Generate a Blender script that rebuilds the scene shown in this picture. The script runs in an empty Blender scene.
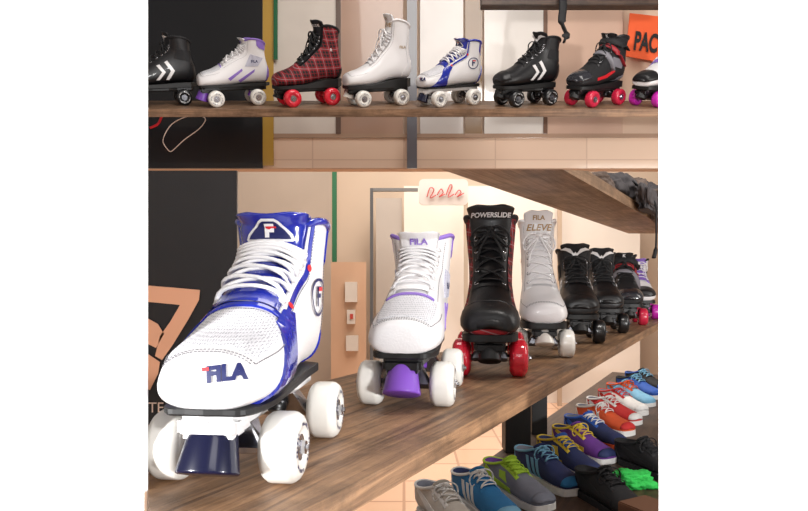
import bpy, bmesh, math, random
import numpy as np
from mathutils import Vector, Matrix, noise
from mathutils.bvhtree import BVHTree
random.seed(4)
sc=bpy.context.scene
COL=sc.collection
F=650.0; CZ=1.15; HOR=275.0
TH=math.atan(346/650.0)
SV=Vector((math.sin(TH),math.cos(TH),0)); NVv=Vector((math.cos(TH),-math.sin(TH),0))
def wx(px,Y): return (px-404)/F*Y
def wz(py,Y): return CZ+(HOR-py)/F*Y
def ad(a,d,z): return Vector((a*SV.x+d*NVv.x, a*SV.y+d*NVv.y, z))
def toad(x,y): return (x*SV.x+y*SV.y, x*NVv.x+y*NVv.y)
# ---------------------------------------------------------------- materials
def lin(c):
    return tuple(((x/255)/12.92 if x/255<=0.04045 else ((x/255+0.055)/1.055)**2.4) for x in c)+(1,)
MC={}
def mat(name,c,rough=0.5,metal=0,bump=0,bscale=200,coat=0,trans=0,vary=0.0,spec=0.5,vs=3):
    if name in MC: return MC[name]
    m=bpy.data.materials.new(name); m.use_nodes=True
    nt=m.node_tree; b=nt.nodes['Principled BSDF']
    b.inputs['Base Color'].default_value=lin(c); b.inputs['Roughness'].default_value=rough
    b.inputs['Metallic'].default_value=metal; b.inputs['Coat Weight'].default_value=coat
    b.inputs['Transmission Weight'].default_value=trans
    b.inputs['Specular IOR Level'].default_value=spec
    tc=nt.nodes.new('ShaderNodeTexCoord')
    n=nt.nodes.new('ShaderNodeTexNoise'); n.inputs['Scale'].default_value=bscale
    nt.links.new(tc.outputs['Object'],n.inputs['Vector'])
    if vary>0:
        n2=nt.nodes.new('ShaderNodeTexNoise'); n2.inputs['Scale'].default_value=vs; n2.inputs['Detail'].default_value=3
        nt.links.new(tc.outputs['Object'],n2.inputs['Vector'])
        mx=nt.nodes.new('ShaderNodeMixRGB'); mx.blend_type='MIX'
        a=lin(c); mx.inputs[1].default_value=a
        mx.inputs[2].default_value=(a[0]*(1-vary),a[1]*(1-vary),a[2]*(1-vary),1)
        nt.links.new(n2.outputs['Fac'],mx.inputs[0]); nt.links.new(mx.outputs[0],b.inputs['Base Color'])
    if bump>0:
        bp=nt.nodes.new('ShaderNodeBump'); bp.inputs['Strength'].default_value=bump; bp.inputs['Distance'].default_value=0.002
        nt.links.new(n.outputs['Fac'],bp.inputs['Height']); nt.links.new(bp.outputs['Normal'],b.inputs['Normal'])
    MC[name]=m; return m
def meshfabric(name,c1,c2,scale=420):
    m=mat(name,c1,.75); nt=m.node_tree; b=nt.nodes['Principled BSDF']
    tc=nt.nodes.new('ShaderNodeTexCoord'); v=nt.nodes.new('ShaderNodeTexVoronoi'); v.inputs['Scale'].default_value=scale; v.inputs['Randomness'].default_value=.25
    nt.links.new(tc.outputs['Object'],v.inputs['Vector'])
    r=nt.nodes.new('ShaderNodeValToRGB'); r.color_ramp.elements[0].position=.18; r.color_ramp.elements[0].color=lin(c2)
    r.color_ramp.elements[1].position=.45; r.color_ramp.elements[1].color=lin(c1)
    nt.links.new(v.outputs['Distance'],r.inputs['Fac']); nt.links.new(r.outputs[0],b.inputs['Base Color'])
    bp=nt.nodes.new('ShaderNodeBump'); bp.inputs['Strength'].default_value=.6; bp.inputs['Distance'].default_value=.001
    nt.links.new(v.outputs['Distance'],bp.inputs['Height']); nt.links.new(bp.outputs['Normal'],b.inputs['Normal'])
    return m
def wood(name,c1,c2,scale=1.0,rz=0.0):
    m=bpy.data.materials.new(name); m.use_nodes=True; nt=m.node_tree; b=nt.nodes['Principled BSDF']
    tc=nt.nodes.new('ShaderNodeTexCoord'); m0=nt.nodes.new('ShaderNodeMapping'); m0.inputs['Rotation'].default_value=(0,0,rz)
    mp=nt.nodes.new('ShaderNodeMapping')
    mp.inputs['Scale'].default_value=(1.6*scale,34*scale,34*scale)
    n=nt.nodes.new('ShaderNodeTexNoise'); n.inputs['Scale'].default_value=2.5; n.inputs['Detail'].default_value=9; n.inputs['Distortion'].default_value=0.8; n.inputs['Roughness'].default_value=.66
    r=nt.nodes.new('ShaderNodeValToRGB'); r.color_ramp.elements[0].position=0.32; r.color_ramp.elements[1].position=0.68
    r.color_ramp.elements[0].color=lin(c1); r.color_ramp.elements[1].color=lin(c2)
    n3=nt.nodes.new('ShaderNodeTexNoise'); n3.inputs['Scale'].default_value=9; n3.inputs['Detail'].default_value=10; n3.inputs['Roughness'].default_value=.7
    nt.links.new(tc.outputs['Object'],n3.inputs['Vector'])
    mx=nt.nodes.new('ShaderNodeMixRGB'); mx.blend_type='MULTIPLY'; mx.inputs[0].default_value=.7
    nt.links.new(tc.outputs['Object'],m0.inputs['Vector']); nt.links.new(m0.outputs[0],mp.inputs['Vector']); nt.links.new(mp.outputs[0],n.inputs['Vector'])
    nt.links.new(n.outputs['Fac'],r.inputs['Fac']); nt.links.new(r.outputs[0],mx.inputs[1])
    r3=nt.nodes.new('ShaderNodeValToRGB'); r3.color_ramp.elements[0].position=.40; r3.color_ramp.elements[1].position=.56
    r3.color_ramp.elements[0].color=(.42,.42,.42,1)
    nt.links.new(n3.outputs['Fac'],r3.inputs['Fac']); nt.links.new(r3.outputs[0],mx.inputs[2])
    nt.links.new(mx.outputs[0],b.inputs['Base Color'])
    b.inputs['Roughness'].default_value=0.5
    bp=nt.nodes.new('ShaderNodeBump'); bp.inputs['Strength'].default_value=0.4; bp.inputs['Distance'].default_value=0.003
    nt.links.new(n.outputs['Fac'],bp.inputs['Height']); nt.links.new(bp.outputs['Normal'],b.inputs['Normal'])
    return m
def tile(name,c1,c2,mortar,scale,w=0.5,h=0.5,rot=(0,0,0),rough=0.3,ms=.008):
    m=bpy.data.materials.new(name); m.use_nodes=True; nt=m.node_tree; b=nt.nodes['Principled BSDF']
    tc=nt.nodes.new('ShaderNodeTexCoord'); mp=nt.nodes.new('ShaderNodeMapping'); mp.inputs['Rotation'].default_value=rot
    br=nt.nodes.new('ShaderNodeTexBrick'); br.offset=0.0
    br.inputs['Color1'].default_value=lin(c1); br.inputs['Color2'].default_value=lin(c2); br.inputs['Mortar'].default_value=lin(mortar)
    br.inputs['Scale'].default_value=scale; br.inputs['Mortar Size'].default_value=ms
    br.inputs['Brick Width'].default_value=w; br.inputs['Row Height'].default_value=h
    nt.links.new(tc.outputs['Object'],mp.inputs['Vector']); nt.links.new(mp.outputs[0],br.inputs['Vector'])
    nt.links.new(br.outputs['Color'],b.inputs['Base Color']); b.inputs['Roughness'].default_value=rough
    return m
def plaid(name):
    m=bpy.data.materials.new(name); m.use_nodes=True; nt=m.node_tree; b=nt.nodes['Principled BSDF']; b.inputs['Roughness'].default_value=0.7
    tc=nt.nodes.new('ShaderNodeTexCoord'); sp=nt.nodes.new('ShaderNodeSeparateXYZ'); nt.links.new(tc.outputs['Object'],sp.inputs[0])
    def M(op,a,bv=None):
        n=nt.nodes.new('ShaderNodeMath'); n.operation=op
        for i,s in enumerate((a,bv)):
            if s is None: continue
            if isinstance(s,(int,float)): n.inputs[i].default_value=s
            else: nt.links.new(s,n.inputs[i])
        return n.outputs[0]
    y=M('ADD',sp.outputs['Y'],M('MULTIPLY',sp.outputs['Z'],0.25)); z=M('ADD',sp.outputs['Z'],M('MULTIPLY',sp.outputs['X'],0.3))
    fy=M('FRACT',M('MULTIPLY',M('ADD',y,1.0),29)); fz=M('FRACT',M('MULTIPLY',M('ADD',z,1.0),29))
    by=M('GREATER_THAN',fy,0.42); bz=M('GREATER_THAN',fz,0.42)
    dark=M('MULTIPLY',M('ADD',by,bz),0.5)
    def line(f,p,w): return M('LESS_THAN',M('ABSOLUTE',M('SUBTRACT',f,p)),w)
    wl=M('MAXIMUM',line(fy,0.21,0.03),line(fz,0.21,0.03))
    yl=M('MAXIMUM',line(fy,0.71,0.04),line(fz,0.71,0.04))
    def mix(f,c1,c2):
        n=nt.nodes.new('ShaderNodeMixRGB'); nt.links.new(f,n.inputs[0])
        for i,s in ((1,c1),(2,c2)):
            if isinstance(s,tuple): n.inputs[i].default_value=s
            else: nt.links.new(s,n.inputs[i])
        return n.outputs[0]
    c=mix(dark,lin((150,18,30)),lin((7,6,12)))
    c=mix(M('MULTIPLY',wl,0.4),c,lin((170,165,170))); c=mix(M('MULTIPLY',yl,0.45),c,lin((170,26,36)))
    nt.links.new(c,b.inputs['Base Color']); return m
WHITE=mat('white_leather',(226,224,225),0.36,bump=0.2,bscale=320,coat=0.12)
MESHW=meshfabric('white_mesh_fabric',(212,211,215),(118,118,128))
BLUE=mat('blue_patent',(22,38,150),0.14,coat=0.8)
NAVY=mat('navy_rubber',(13,16,46),0.22,coat=0.4)
NAVYINK=mat('navy_ink',(24,30,84),0.4)
RED=mat('red_ink',(205,30,40),0.4)
BLACK=mat('black_leather',(16,15,18),0.42,bump=0.2,bscale=300,coat=0.05)
BLACKM=mat('black_fabric',(19,18,21),0.7,bump=0.5,bscale=500)
BRUB=mat('black_rubber',(15,15,16),0.5)
LW=mat('white_lace',(236,234,235),0.7,bump=0.5,bscale=1500)
LB=mat('black_lace',(24,24,26),0.6,bump=0.5,bscale=1500)
THR=mat('grey_thread',(128,126,130),0.8)
CHR=mat('chrome',(200,200,205),0.2,1.0)
ALU=mat('grey_metal',(120,120,125),0.35,0.9)
PLW=mat('white_plastic',(226,224,224),0.3)
PLB=mat('black_plastic',(17,17,19),0.35)
WW=mat('white_urethane',(230,227,220),0.28,coat=0.2)
WR=mat('red_urethane',(245,44,66),0.1,trans=0.25,coat=0.5)
WR2=mat('crimson_urethane',(195,36,66),0.25,coat=0.3)
WB=mat('black_urethane',(22,22,24),0.3,coat=0.2)
WP=mat('violet_urethane',(190,40,165),0.25,coat=0.3)
PUR=mat('purple_rubber',(118,70,175),0.35)
LIL=mat('lilac_fabric',(136,106,190),0.5)
GREY=mat('grey_lining',(95,95,105),0.9)
DLIN=mat('dark_lining',(22,22,30),0.9)
GOLD=mat('gold_ink',(160,128,85),0.4)
PLAID=plaid('red_tartan_cloth')
# ---------------------------------------------------------------- helpers
def newmesh(name,verts,faces,m=None,smooth=False):
    me=bpy.data.meshes.new(name); me.from_pydata([tuple(v) for v in verts],[],faces); me.update()
    if m: me.materials.append(m)
    if smooth: me.polygons.foreach_set('use_smooth',[True]*len(me.polygons))
    return me
def frombm(bm,name,m=None,smooth=False):
    me=bpy.data.meshes.new(name); bmesh.ops.recalc_face_normals(bm,faces=bm.faces[:]); bm.to_mesh(me); bm.free()
    if m: me.materials.append(m)
    if smooth: me.polygons.foreach_set('use_smooth',[True]*len(me.polygons))
    return me
def joinm(a,b):
    bm=bmesh.new(); bm.from_mesh(a); k=len(bm.faces); bm.from_mesh(b); bm.faces.ensure_lookup_table()
    idx=len(a.materials)
    for f in bm.faces[k:]: f.material_index=idx
    bm.to_mesh(a); bm.free(); a.materials.append(b.materials[0]); return a
def cr(A,u):
    n=len(A); i=int(min(max(math.floor(u),0),n-2)); t=u-i
    p1=A[i];p2=A[i+1];p0=A[max(i-1,0)];p3=A[min(i+2,n-1)]
    return 0.5*((2*p1)+(-p0+p2)*t+(2*p0-5*p1+4*p2-p3)*t*t+(-p0+3*p1-3*p2+p3)*t**3)
HI=np.array([(-.1375,.009,-.1375,.028,.020),(-.133,.001,-.132,.043,.038),(-.114,0,-.110,.054,.0475),(-.083,0,-.080,.063,.0510),
(-.05,0,-.05,.078,.049),(-.01,.002,-.020,.096,.046),(.035,.004,.003,.112,.043),(.085,.004,.020,.124,.041),(.122,.006,.030,.133,.041),
(.137,.028,.036,.140,.0415),(.135,.062,.040,.147,.0425),(.128,.095,.043,.154,.0445),(.126,.125,.045,.160,.047),(.129,.152,.046,.166,.049)])
LO=np.array([(-.142,.008,-.143,.022,.020),(-.137,.001,-.135,.032,.034),(-.115,0,-.112,.040,.042),(-.08,0,-.078,.047,.044),
(-.04,0,-.045,.059,.041),(0,0,-.02,.069,.037),(.05,0,0,.077,.034),(.10,.002,.012,.081,.033),(.135,.012,.018,.083,.032),
(.140,.036,.020,.084,.032),(.136,.062,.021,.084,.034)])
def sstep(x): x=min(max(x,0),1); return x*x*(3-2*x)
class Boot:
    def __init__(s,base,hs=1.0,heel=0.0,ws=1.0):
        A=base.copy(); s.n=len(A)-1; s.heel=heel
        for i,r in enumerate(A):
            for k in (1,3):
                if r[k]>.1: r[k]=.1+(r[k]-.1)*hs
            if i>5: r[4]*=1+(ws-1)*min(1,(i-5)/3)
        s.A=A; s.hi=(s.n>11)
    def hz(s,y): return s.heel*sstep((y+.05)/.13)
    def P(s,u,v,off=0.0):
        if off:
            e=.02; p=s.P(u,v); a=s.P(min(u+e,s.n),v)-s.P(max(u-e,0),v); b=s.P(u,v+e)-s.P(u,v-e)
            nrm=a.cross(b)
            if nrm.length<1e-12: nrm=Vector((0,-1,0))
            nrm.normalize()
            r=cr(s.A,min(max(u,0),s.n)); c=Vector((0,(r[0]+r[2])/2,(r[1]+r[3])/2+s.hz(r[0])))
            if nrm.dot(p-c)<0: nrm=-nrm
            return p+nrm*off
        u=min(max(u,0),s.n); r=cr(s.A,u)
        cv=math.cos(v); sv=math.sin(v)
        a=math.copysign(abs(cv)**.82,cv); k=.14*(1-sstep((u-5)/4))*sstep(u/1.5)
        x=r[4]*math.copysign(abs(sv)**.78,sv)*(1-k*a)
        y=(r[0]+r[2])/2+a*(r[2]-r[0])/2; z=(r[1]+r[3])/2+a*(r[3]-r[1])/2
        if s.hi and u>10.5: z+=(u-10.5)/2.5*.016*abs(sv)**1.5
        if not s.hi and u>8: z+=(u-8)/2*.004-(u-8)/2*.010*abs(sv)**1.5
        return Vector((x,y,z+s.hz(y)))
    def shell(s,m,NUf=4,NV=40,name='boot'):
        NU=s.n*NUf; V=[];Fc=[]
        for i in range(NU+1):
            for j in range(NV): V.append(s.P(i/NUf,2*math.pi*j/NV))
        for i in range(NU):
            for j in range(NV): 
                k=(j+1)%NV; Fc.append((i*NV+j,i*NV+k,(i+1)*NV+k,(i+1)*NV+j))
        V.append(sum((V[j] for j in range(NV)),Vector())/NV+Vector((0,-.0008,0))); t=len(V)-1
        for j in range(NV): Fc.append((t,(j+1)%NV,j))
        s.bvh=BVHTree.FromPolygons(V,Fc)
        return newmesh(name,V,Fc,m,True)
    def lining(s,m,NV=32):
        V=[];Fc=[]
        ring=[s.P(s.n,2*math.pi*j/NV) for j in range(NV)]; c=sum(ring,Vector())/NV
        for sc_,dz in ((1,0),(.88,.001),(.82,-.02),(.8,-.07 if s.hi else -.042)):
            for p in ring:
                q=c+(p-c)*sc_; q.z+=dz; V.append(q)
        for i in range(3):
            for j in range(NV):
                k=(j+1)%NV; Fc.append((i*NV+j,i*NV+k,(i+1)*NV+k,(i+1)*NV+j))
        Fc.append(tuple(3*NV+j for j in range(NV)))
        return newmesh('lining',V,Fc,m,True)
    def patch(s,u0,u1,v0,v1,off,m,name='panel',nu=24,nv=16,tip=False):
        f=lambda a,u: a(u) if callable(a) else a
        V=[];Fc=[]
        us=[u0]+[u0+(u1-u0)*i/nu for i in range(nu+1)]+[u1]
        if tip: us=us[1:]
        R=nv+3
        for i,u in enumerate(us):
            a=f(v0,u);b=f(v1,u); vs=[a]+[a+(b-a)*j/nv for j in range(nv+1)]+[b]
            for j,v in enumerate(vs):
                edge=(i==0 and not tip) or i==len(us)-1 or j in (0,nv+2)
                p=s.P(u,v,-.001 if edge else off)
                if tip and i==0: p.y-=off
                V.append(p)
        for i in range(len(us)-1):
            for j in range(R-1): Fc.append((i*R+j,i*R+j+1,(i+1)*R+j+1,(i+1)*R+j))
        if tip:
            c=sum((V[j] for j in range(R)),Vector())/R; c.y=min(V[j].y for j in range(R))-.0012; V.append(c); t=len(V)-1
            for j in range(R-1): Fc.append((t,j+1,j))
            Fc.append((t,0,R-1))
        return newmesh(name,V,Fc,m,True)
    def stitch(s,uv,m,off=.0012,r=.0005):
        pts=[]
        for (a,b),(c,d) in zip(uv[:-1],uv[1:]):
            for k in range(10): t=k/10; pts.append((a+(c-a)*t,b+(d-b)*t))
        P=[s.P(a,b,off) for a,b in pts]; parts=[]
        L=[0]
        for p,q in zip(P[:-1],P[1:]): L.append(L[-1]+(q-p).length)
        def at(x):
            for i in range(len(L)-1):
                if L[i+1]>=x:
                    f=(x-L[i])/max(L[i+1]-L[i],1e-9); return P[i].lerp(P[i+1],f)
            return P[-1]
        x=0
        while x<L[-1]-.003:
            parts.append(tube([at(x),at(x+.0022)],r,5)); x+=.0034
        V,Fc=merge(parts); return newmesh('stitching',V,Fc,m,True)
def tube(pts,r,ns=8,flat=1.0,closed=False,up=None,caps=True):
    V=[];Fc=[];n=len(pts)
    for i,p in enumerate(pts):
        a=pts[(i-1)%n] if (closed or i>0) else pts[i]; b=pts[(i+1)%n] if (closed or i<n-1) else pts[i]
        t=(b-a); 
        if t.length<1e-9: t=Vector((0,0,1))
        t.normalize()
        U=(up if up else Vector((0,0,1)))
        if abs(t.dot(U))>.97: U=Vector((0,1,0))
        s1=t.cross(U).normalized(); s2=s1.cross(t).normalized()
        rr=r[i] if isinstance(r,(list,tuple)) else r
        for k in range(ns):
            an=2*math.pi*k/ns; V.append(p+s1*math.cos(an)*rr+s2*math.sin(an)*rr*flat)
    m=n if closed else n-1
    for i in range(m):
        for k in range(ns):
            l=(k+1)%ns; j=(i+1)%n; Fc.append((i*ns+k,i*ns+l,j*ns+l,j*ns+k))
    if caps and not closed:
        Fc.append(tuple(range(ns))[::-1]); Fc.append(tuple((n-1)*ns+k for k in range(ns)))
    return V,Fc
def smoothpts(P,k=6):
    A=np.array([tuple(p) for p in P]); return [Vector(cr(A,i/k)) for i in range((len(A)-1)*k+1)]
def merge(parts):
    V=[];Fc=[]
    for v,f in parts:
        o=len(V); V+=v; Fc+=[tuple(i+o for i in q) for q in f]
    return V,Fc
def lathe(profile,axis='X',ns=32):
    V=[];Fc=[]
    for (h,r) in profile:
        for k in range(ns):
            a=2*math.pi*k/ns; c,s_=r*math.cos(a),r*math.sin(a)
            V.append(Vector((h,c,s_)) if axis=='X' else Vector((c,s_,h)))
    for i in range(len(profile)-1):
        for k in range(ns):
            l=(k+1)%ns; Fc.append((i*ns+k,i*ns+l,(i+1)*ns+l,(i+1)*ns+k))
    Fc.append(tuple(range(ns))); Fc.append(tuple((len(profile)-1)*ns+k for k in range(ns)))
    return V,Fc
def boxvf(x0,x1,y0,y1,z0,z1):
    V=[Vector((x,y,z)) for x in (x0,x1) for y in (y0,y1) for z in (z0,z1)]
    return V,[(0,1,3,2),(4,6,7,5),(0,4,5,1),(2,3,7,6),(0,2,6,4),(1,5,7,3)]
def bevelbox(name,x0,x1,y0,y1,z0,z1,m,bev=.003,seg=2):
    bm=bmesh.new(); V,Fc=boxvf(x0,x1,y0,y1,z0,z1)
    vs=[bm.verts.new(v) for v in V]
    for f in Fc: bm.faces.new([vs[i] for i in f])
    bmesh.ops.recalc_face_normals(bm,faces=bm.faces[:])
    if bev>0: bmesh.ops.bevel(bm,geom=bm.edges[:],offset=bev,segments=seg,affect='EDGES')
    return frombm(bm,name,m)
def prism(name,outline,z0,z1,m):
    bm=bmesh.new(); lo=[bm.verts.new((x,y,z0)) for x,y in outline]; hi=[bm.verts.new((x,y,z1)) for x,y in outline]
    n=len(outline); bm.faces.new(lo); bm.faces.new(hi)
    for i in range(n): bm.faces.new((lo[i],lo[(i+1)%n],hi[(i+1)%n],hi[i]))
    return frombm(bm,name,m)
def hull(points,name,m):
    bm=bmesh.new(); 
    for p in points: bm.verts.new(p)
    bmesh.ops.convex_hull(bm,input=bm.verts[:])
    return frombm(bm,name,m,False)
def text_bm(body,size,fat=0.0,shear=0.0,rot=0.0):
    cu=bpy.data.curves.new('t','FONT'); cu.body=body; cu.size=size; cu.offset=fat; cu.shear=shear; cu.resolution_u=4
    cu.align_x='CENTER'; cu.align_y='CENTER'
    ob=bpy.data.objects.new('t',cu); COL.objects.link(ob); bpy.context.view_layer.update()
    me=bpy.data.meshes.new_from_object(ob.evaluated_get(bpy.context.evaluated_depsgraph_get()))
    bpy.data.objects.remove(ob); bpy.data.curves.remove(cu)
    bm=bmesh.new(); bm.from_mesh(me); bpy.data.meshes.remove(me)
    if rot: bm.transform(Matrix.Rotation(rot,4,'Z'))
    return bm
def poly_bm(polys,rot=0.0):
    bm=bmesh.new()
    for P in polys:
        bm.faces.new([bm.verts.new((a,b,0)) for a,b in P])
    if rot: bm.transform(Matrix.Rotation(rot,4,'Z'))
    return bm
def project(bm,bvh,O,R,U,D,off,m,name,step=.005,skirt=True):
    if step:
        xs=[v.co.x for v in bm.verts]; ys=[v.co.y for v in bm.verts]
        for ax,(lo,hi) in ((0,(min(xs),max(xs))),(1,(min(ys),max(ys)))):
            t=math.ceil(lo/step)*step
            while t<hi:
                co=[0,0,0]; co[ax]=t; no=[0,0,0]; no[ax]=1
                bmesh.ops.bisect_plane(bm,geom=bm.verts[:]+bm.edges[:]+bm.faces[:],plane_co=co,plane_no=no); t+=step
    if skirt:
        be=[e for e in bm.edges if e.is_boundary]
        r=bmesh.ops.extrude_edge_only(bm,edges=be)
        low={g for g in r['geom'] if isinstance(g,bmesh.types.BMVert)}
    else: low=set()
    for v in bm.verts:
        q=O+R*v.co.x+U*v.co.y
        h=bvh.ray_cast(q-D*.4,D)
        if h[0] is None: h=bvh.find_nearest(q)
        n_=h[1]; n_=n_ if n_.dot(D)<0 else -n_
        v.co=h[0]+n_*(-.0005 if v in low else off)
    return frombm(bm,name,m,False)
X=Vector((1,0,0));Y=Vector((0,1,0));Z=Vector((0,0,1))
def side(B,bmf,sgn,off,m,name,O=Vector((0,0,0)),step=.005,skirt=True):
    return project(bmf(),B.bvh,O,Y,Z,Vector((-sgn,0,0)),off,m,name,step,skirt)
def sidetext(B,body,size,sgn,y,z,m,fat=.0):
    return project(text_bm(body,size,fat),B.bvh,Vector((0,y,z)),Y*sgn,Z,Vector((-sgn,0,0)),.0022,m,'logo',.004,False)
# ---------------------------------------------------------------- skate builder
def wheel_tpl(m,r=.031,w=.033,hubm=CHR):
    h=w/2
    V,Fc=lathe([(-h+.004,.011),(-h+.003,.013),(-h,.017),(-h,.0235),(-h+.002,.0275),(-h+.006,r-.0006),(-h+.009,r),(h-.009,r),(h-.006,r-.0006),(h-.002,.0275),(h,.0235),(h,.017),(h-.003,.013),(h-.004,.011)],'X',40)
    a=newmesh('wheel',V,Fc,m,True)
    p=[lathe([(-h+.002,.011),(-h+.0015,.0115),(h-.0015,.0115),(h-.002,.011)],'X',24),
       lathe([(-h-.003,.0035),(-h-.003,.0065),(-h+.003,.0065),(h-.003,.0065),(h+.003,.0065),(h+.003,.0035)],'X',6),
       lathe([(-h-.006,.003),(h+.006,.003)],'X',10)]
    V,Fc=merge(p); b=newmesh('hub',V,Fc,hubm)
    return a,b
def wheel_print(m,w=.033,r0=.0200):
    bm=bmesh.new(); h=w/2+.0005
    for sgn in (1,-1):
        for k in range(34):
            if k%17 in (6,7,8,16,15): continue
            a=2*math.pi*k/34; da=.035+.035*((k*7)%3)/2
            q=[]
            for (rr,aa) in ((r0-.0014,a-da),(r0+.0018,a-da*.8),(r0+.0018,a+da*.5),(r0-.0010,a+da)):
                q.append(bm.verts.new((sgn*h,rr*math.cos(aa),rr*math.sin(aa))))
            bm.faces.new(q)
    return frombm(bm,'wheel_print',m)
def lace_mesh(B,u0,u1,rows,vh,m,r=.0027,off=.007,bow=True,flat=.6):
    parts=[]; us=[u0+(u1-u0)*j/(rows-1) for j in range(rows)]
    def seg(ua,va,ub,vb,o):
        pts=[]
        for i in range(17):
            t=i/16; e=math.sin(math.pi*t)
            pts.append(B.P(ua+(ub-ua)*t,va+(vb-va)*t,(o*(.25+.75*min(1,e*2.2)))))
        parts.append(tube(pts,r,8,flat))
    seg(us[0],-vh,us[0],vh,off)
    for j in range(rows-1):
        seg(us[j],-vh,us[j+1],vh,off); seg(us[j],vh,us[j+1],-vh,off+.003)
    T=B.P(us[-1],0,.012)
    if bow:
        for s in (-1,1):
            pts=[T,T+Vector((s*.014,-.006,.004)),T+Vector((s*.030,-.008,-.004)),T+Vector((s*.037,-.006,-.020)),T+Vector((s*.032,-.010,-.036)),T+Vector((s*.018,-.014,-.022)),T+Vector((0,-.004,-.002))]
            parts.append(tube(smoothpts(pts),r,8,.7))
            pts=[T,T+Vector((s*.008,-.014,-.018)),T+Vector((s*.02,-.022,-.042)),T+Vector((s*.026,-.026,-.066))]
            parts.append(tube(smoothpts(pts),r*.9,8,.7))
        parts.append(tube([T+Vector((-.006,-.003,0)),T+Vector((0,-.006,.001)),T+Vector((.006,-.003,0))],.005,8))
    V,Fc=merge(parts); return newmesh('lace',V,Fc,m,True)
def eyelets(B,u0,u1,rows,vh,m):
    parts=[]
    for j in range(rows):
        u=u0+(u1-u0)*j/(rows-1)
        for s in (-1,1):
            c=B.P(u,s*vh,.003); e=B.P(u,s*vh,.006)-c; e.normalize()
            t1=e.orthogonal().normalized(); t2=e.cross(t1)
            parts.append(tube([c+t1*.0042*math.cos(a)+t2*.0042*math.sin(a) for a in [2*math.pi*k/12 for k in range(12)]],.0012,6,1,True))
    V,Fc=merge(parts); return newmesh('eyelet',V,Fc,m,True)
def tongue_mesh(B,u0,vh,ext,m,lean=-.012,flare=.08,puff=.0):
    rows=[];NV=14;V=[];Fc=[]
    n=22
    for i in range(n+1):
        t=i/n; u=u0+(B.n-u0)*t; rows.append([B.P(u,-vh+2*vh*j/NV,.0035+puff*sstep((t-.6)/.4)*(1-((j-NV/2)/(NV/2))**2)) for j in range(NV+1)])
    last=rows[-1]
    for k in range(1,9):
        t=k/8; sw=(1+flare*min(t,.75)/.75)
        if t>.75: sw*=(1-.30*((t-.75)/.25)**2)
        rows.append([Vector((p.x*sw,p.y+lean*t,p.z+ext*t*(1-.22*(abs(j-NV/2)/(NV/2))**3))) for j,p in enumerate(last)])
    nr=len(rows); W=NV+1
    for r in rows: V+=r
    for r in rows: V+=[p+Vector((0,.009,-.002)) for p in r]
    for i in range(nr-1):
        for j in range(NV):
            Fc.append((i*W+j,i*W+j+1,(i+1)*W+j+1,(i+1)*W+j)); o=nr*W
            Fc.append((o+i*W+j,o+(i+1)*W+j,o+(i+1)*W+j+1,o+i*W+j+1))
    o=nr*W
    for j in range(NV): a=(nr-1)*W+j; Fc.append((a,a+1,o+a+1,o+a))
    for i in range(nr-1):
        for jj in (0,NV):
            a=i*W+jj;b=(i+1)*W+jj; Fc.append((a,b,o+b,o+a))
    B.tb=BVHTree.FromPolygons(V,Fc)
    B.ttop=rows[-1][NV//2].copy()
    return newmesh('tongue',V,Fc,m,True)
def sole_mesh(B,m,thick=.010,rim=.005,grow=1.04,vv=1.9,fy=-.1400):
    N=40; umax=8.7 if B.hi else 8.3; L=[]
    for i in range(N+1):
        u=umax*i/N; p=B.P(u,vv); L.append((p.x*grow,max(p.y,fy+.001)))
    L=[(0.0,fy)]+L+[(0.0,.141 if B.hi else .143)]
    out=[(x,y) for x,y in L]+[(-x,y) for x,y in L[::-1][1:-1]]
    n=len(out);V=[];Fc=[]
    lv=[(-thick,.97),(-thick+.0015,1.0),(rim-.0005,1.0),(rim,.985)]
    for li,(z,s) in enumerate(lv):
        for x,y in out:
            V.append(Vector((x*s,y*(1-(1-s)*.3),z+(B.hz(y) if li>=2 else 0))))
    for i in range(len(lv)-1):
        for j in range(n):
            k=(j+1)%n; Fc.append((i*n+j,i*n+k,(i+1)*n+k,(i+1)*n+j))
    Fc.append(tuple(range(n))); Fc.append(tuple(3*n+j for j in range(n)))
    return newmesh('sole',V,Fc,m,False)
ID=Matrix.Identity(4)
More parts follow.
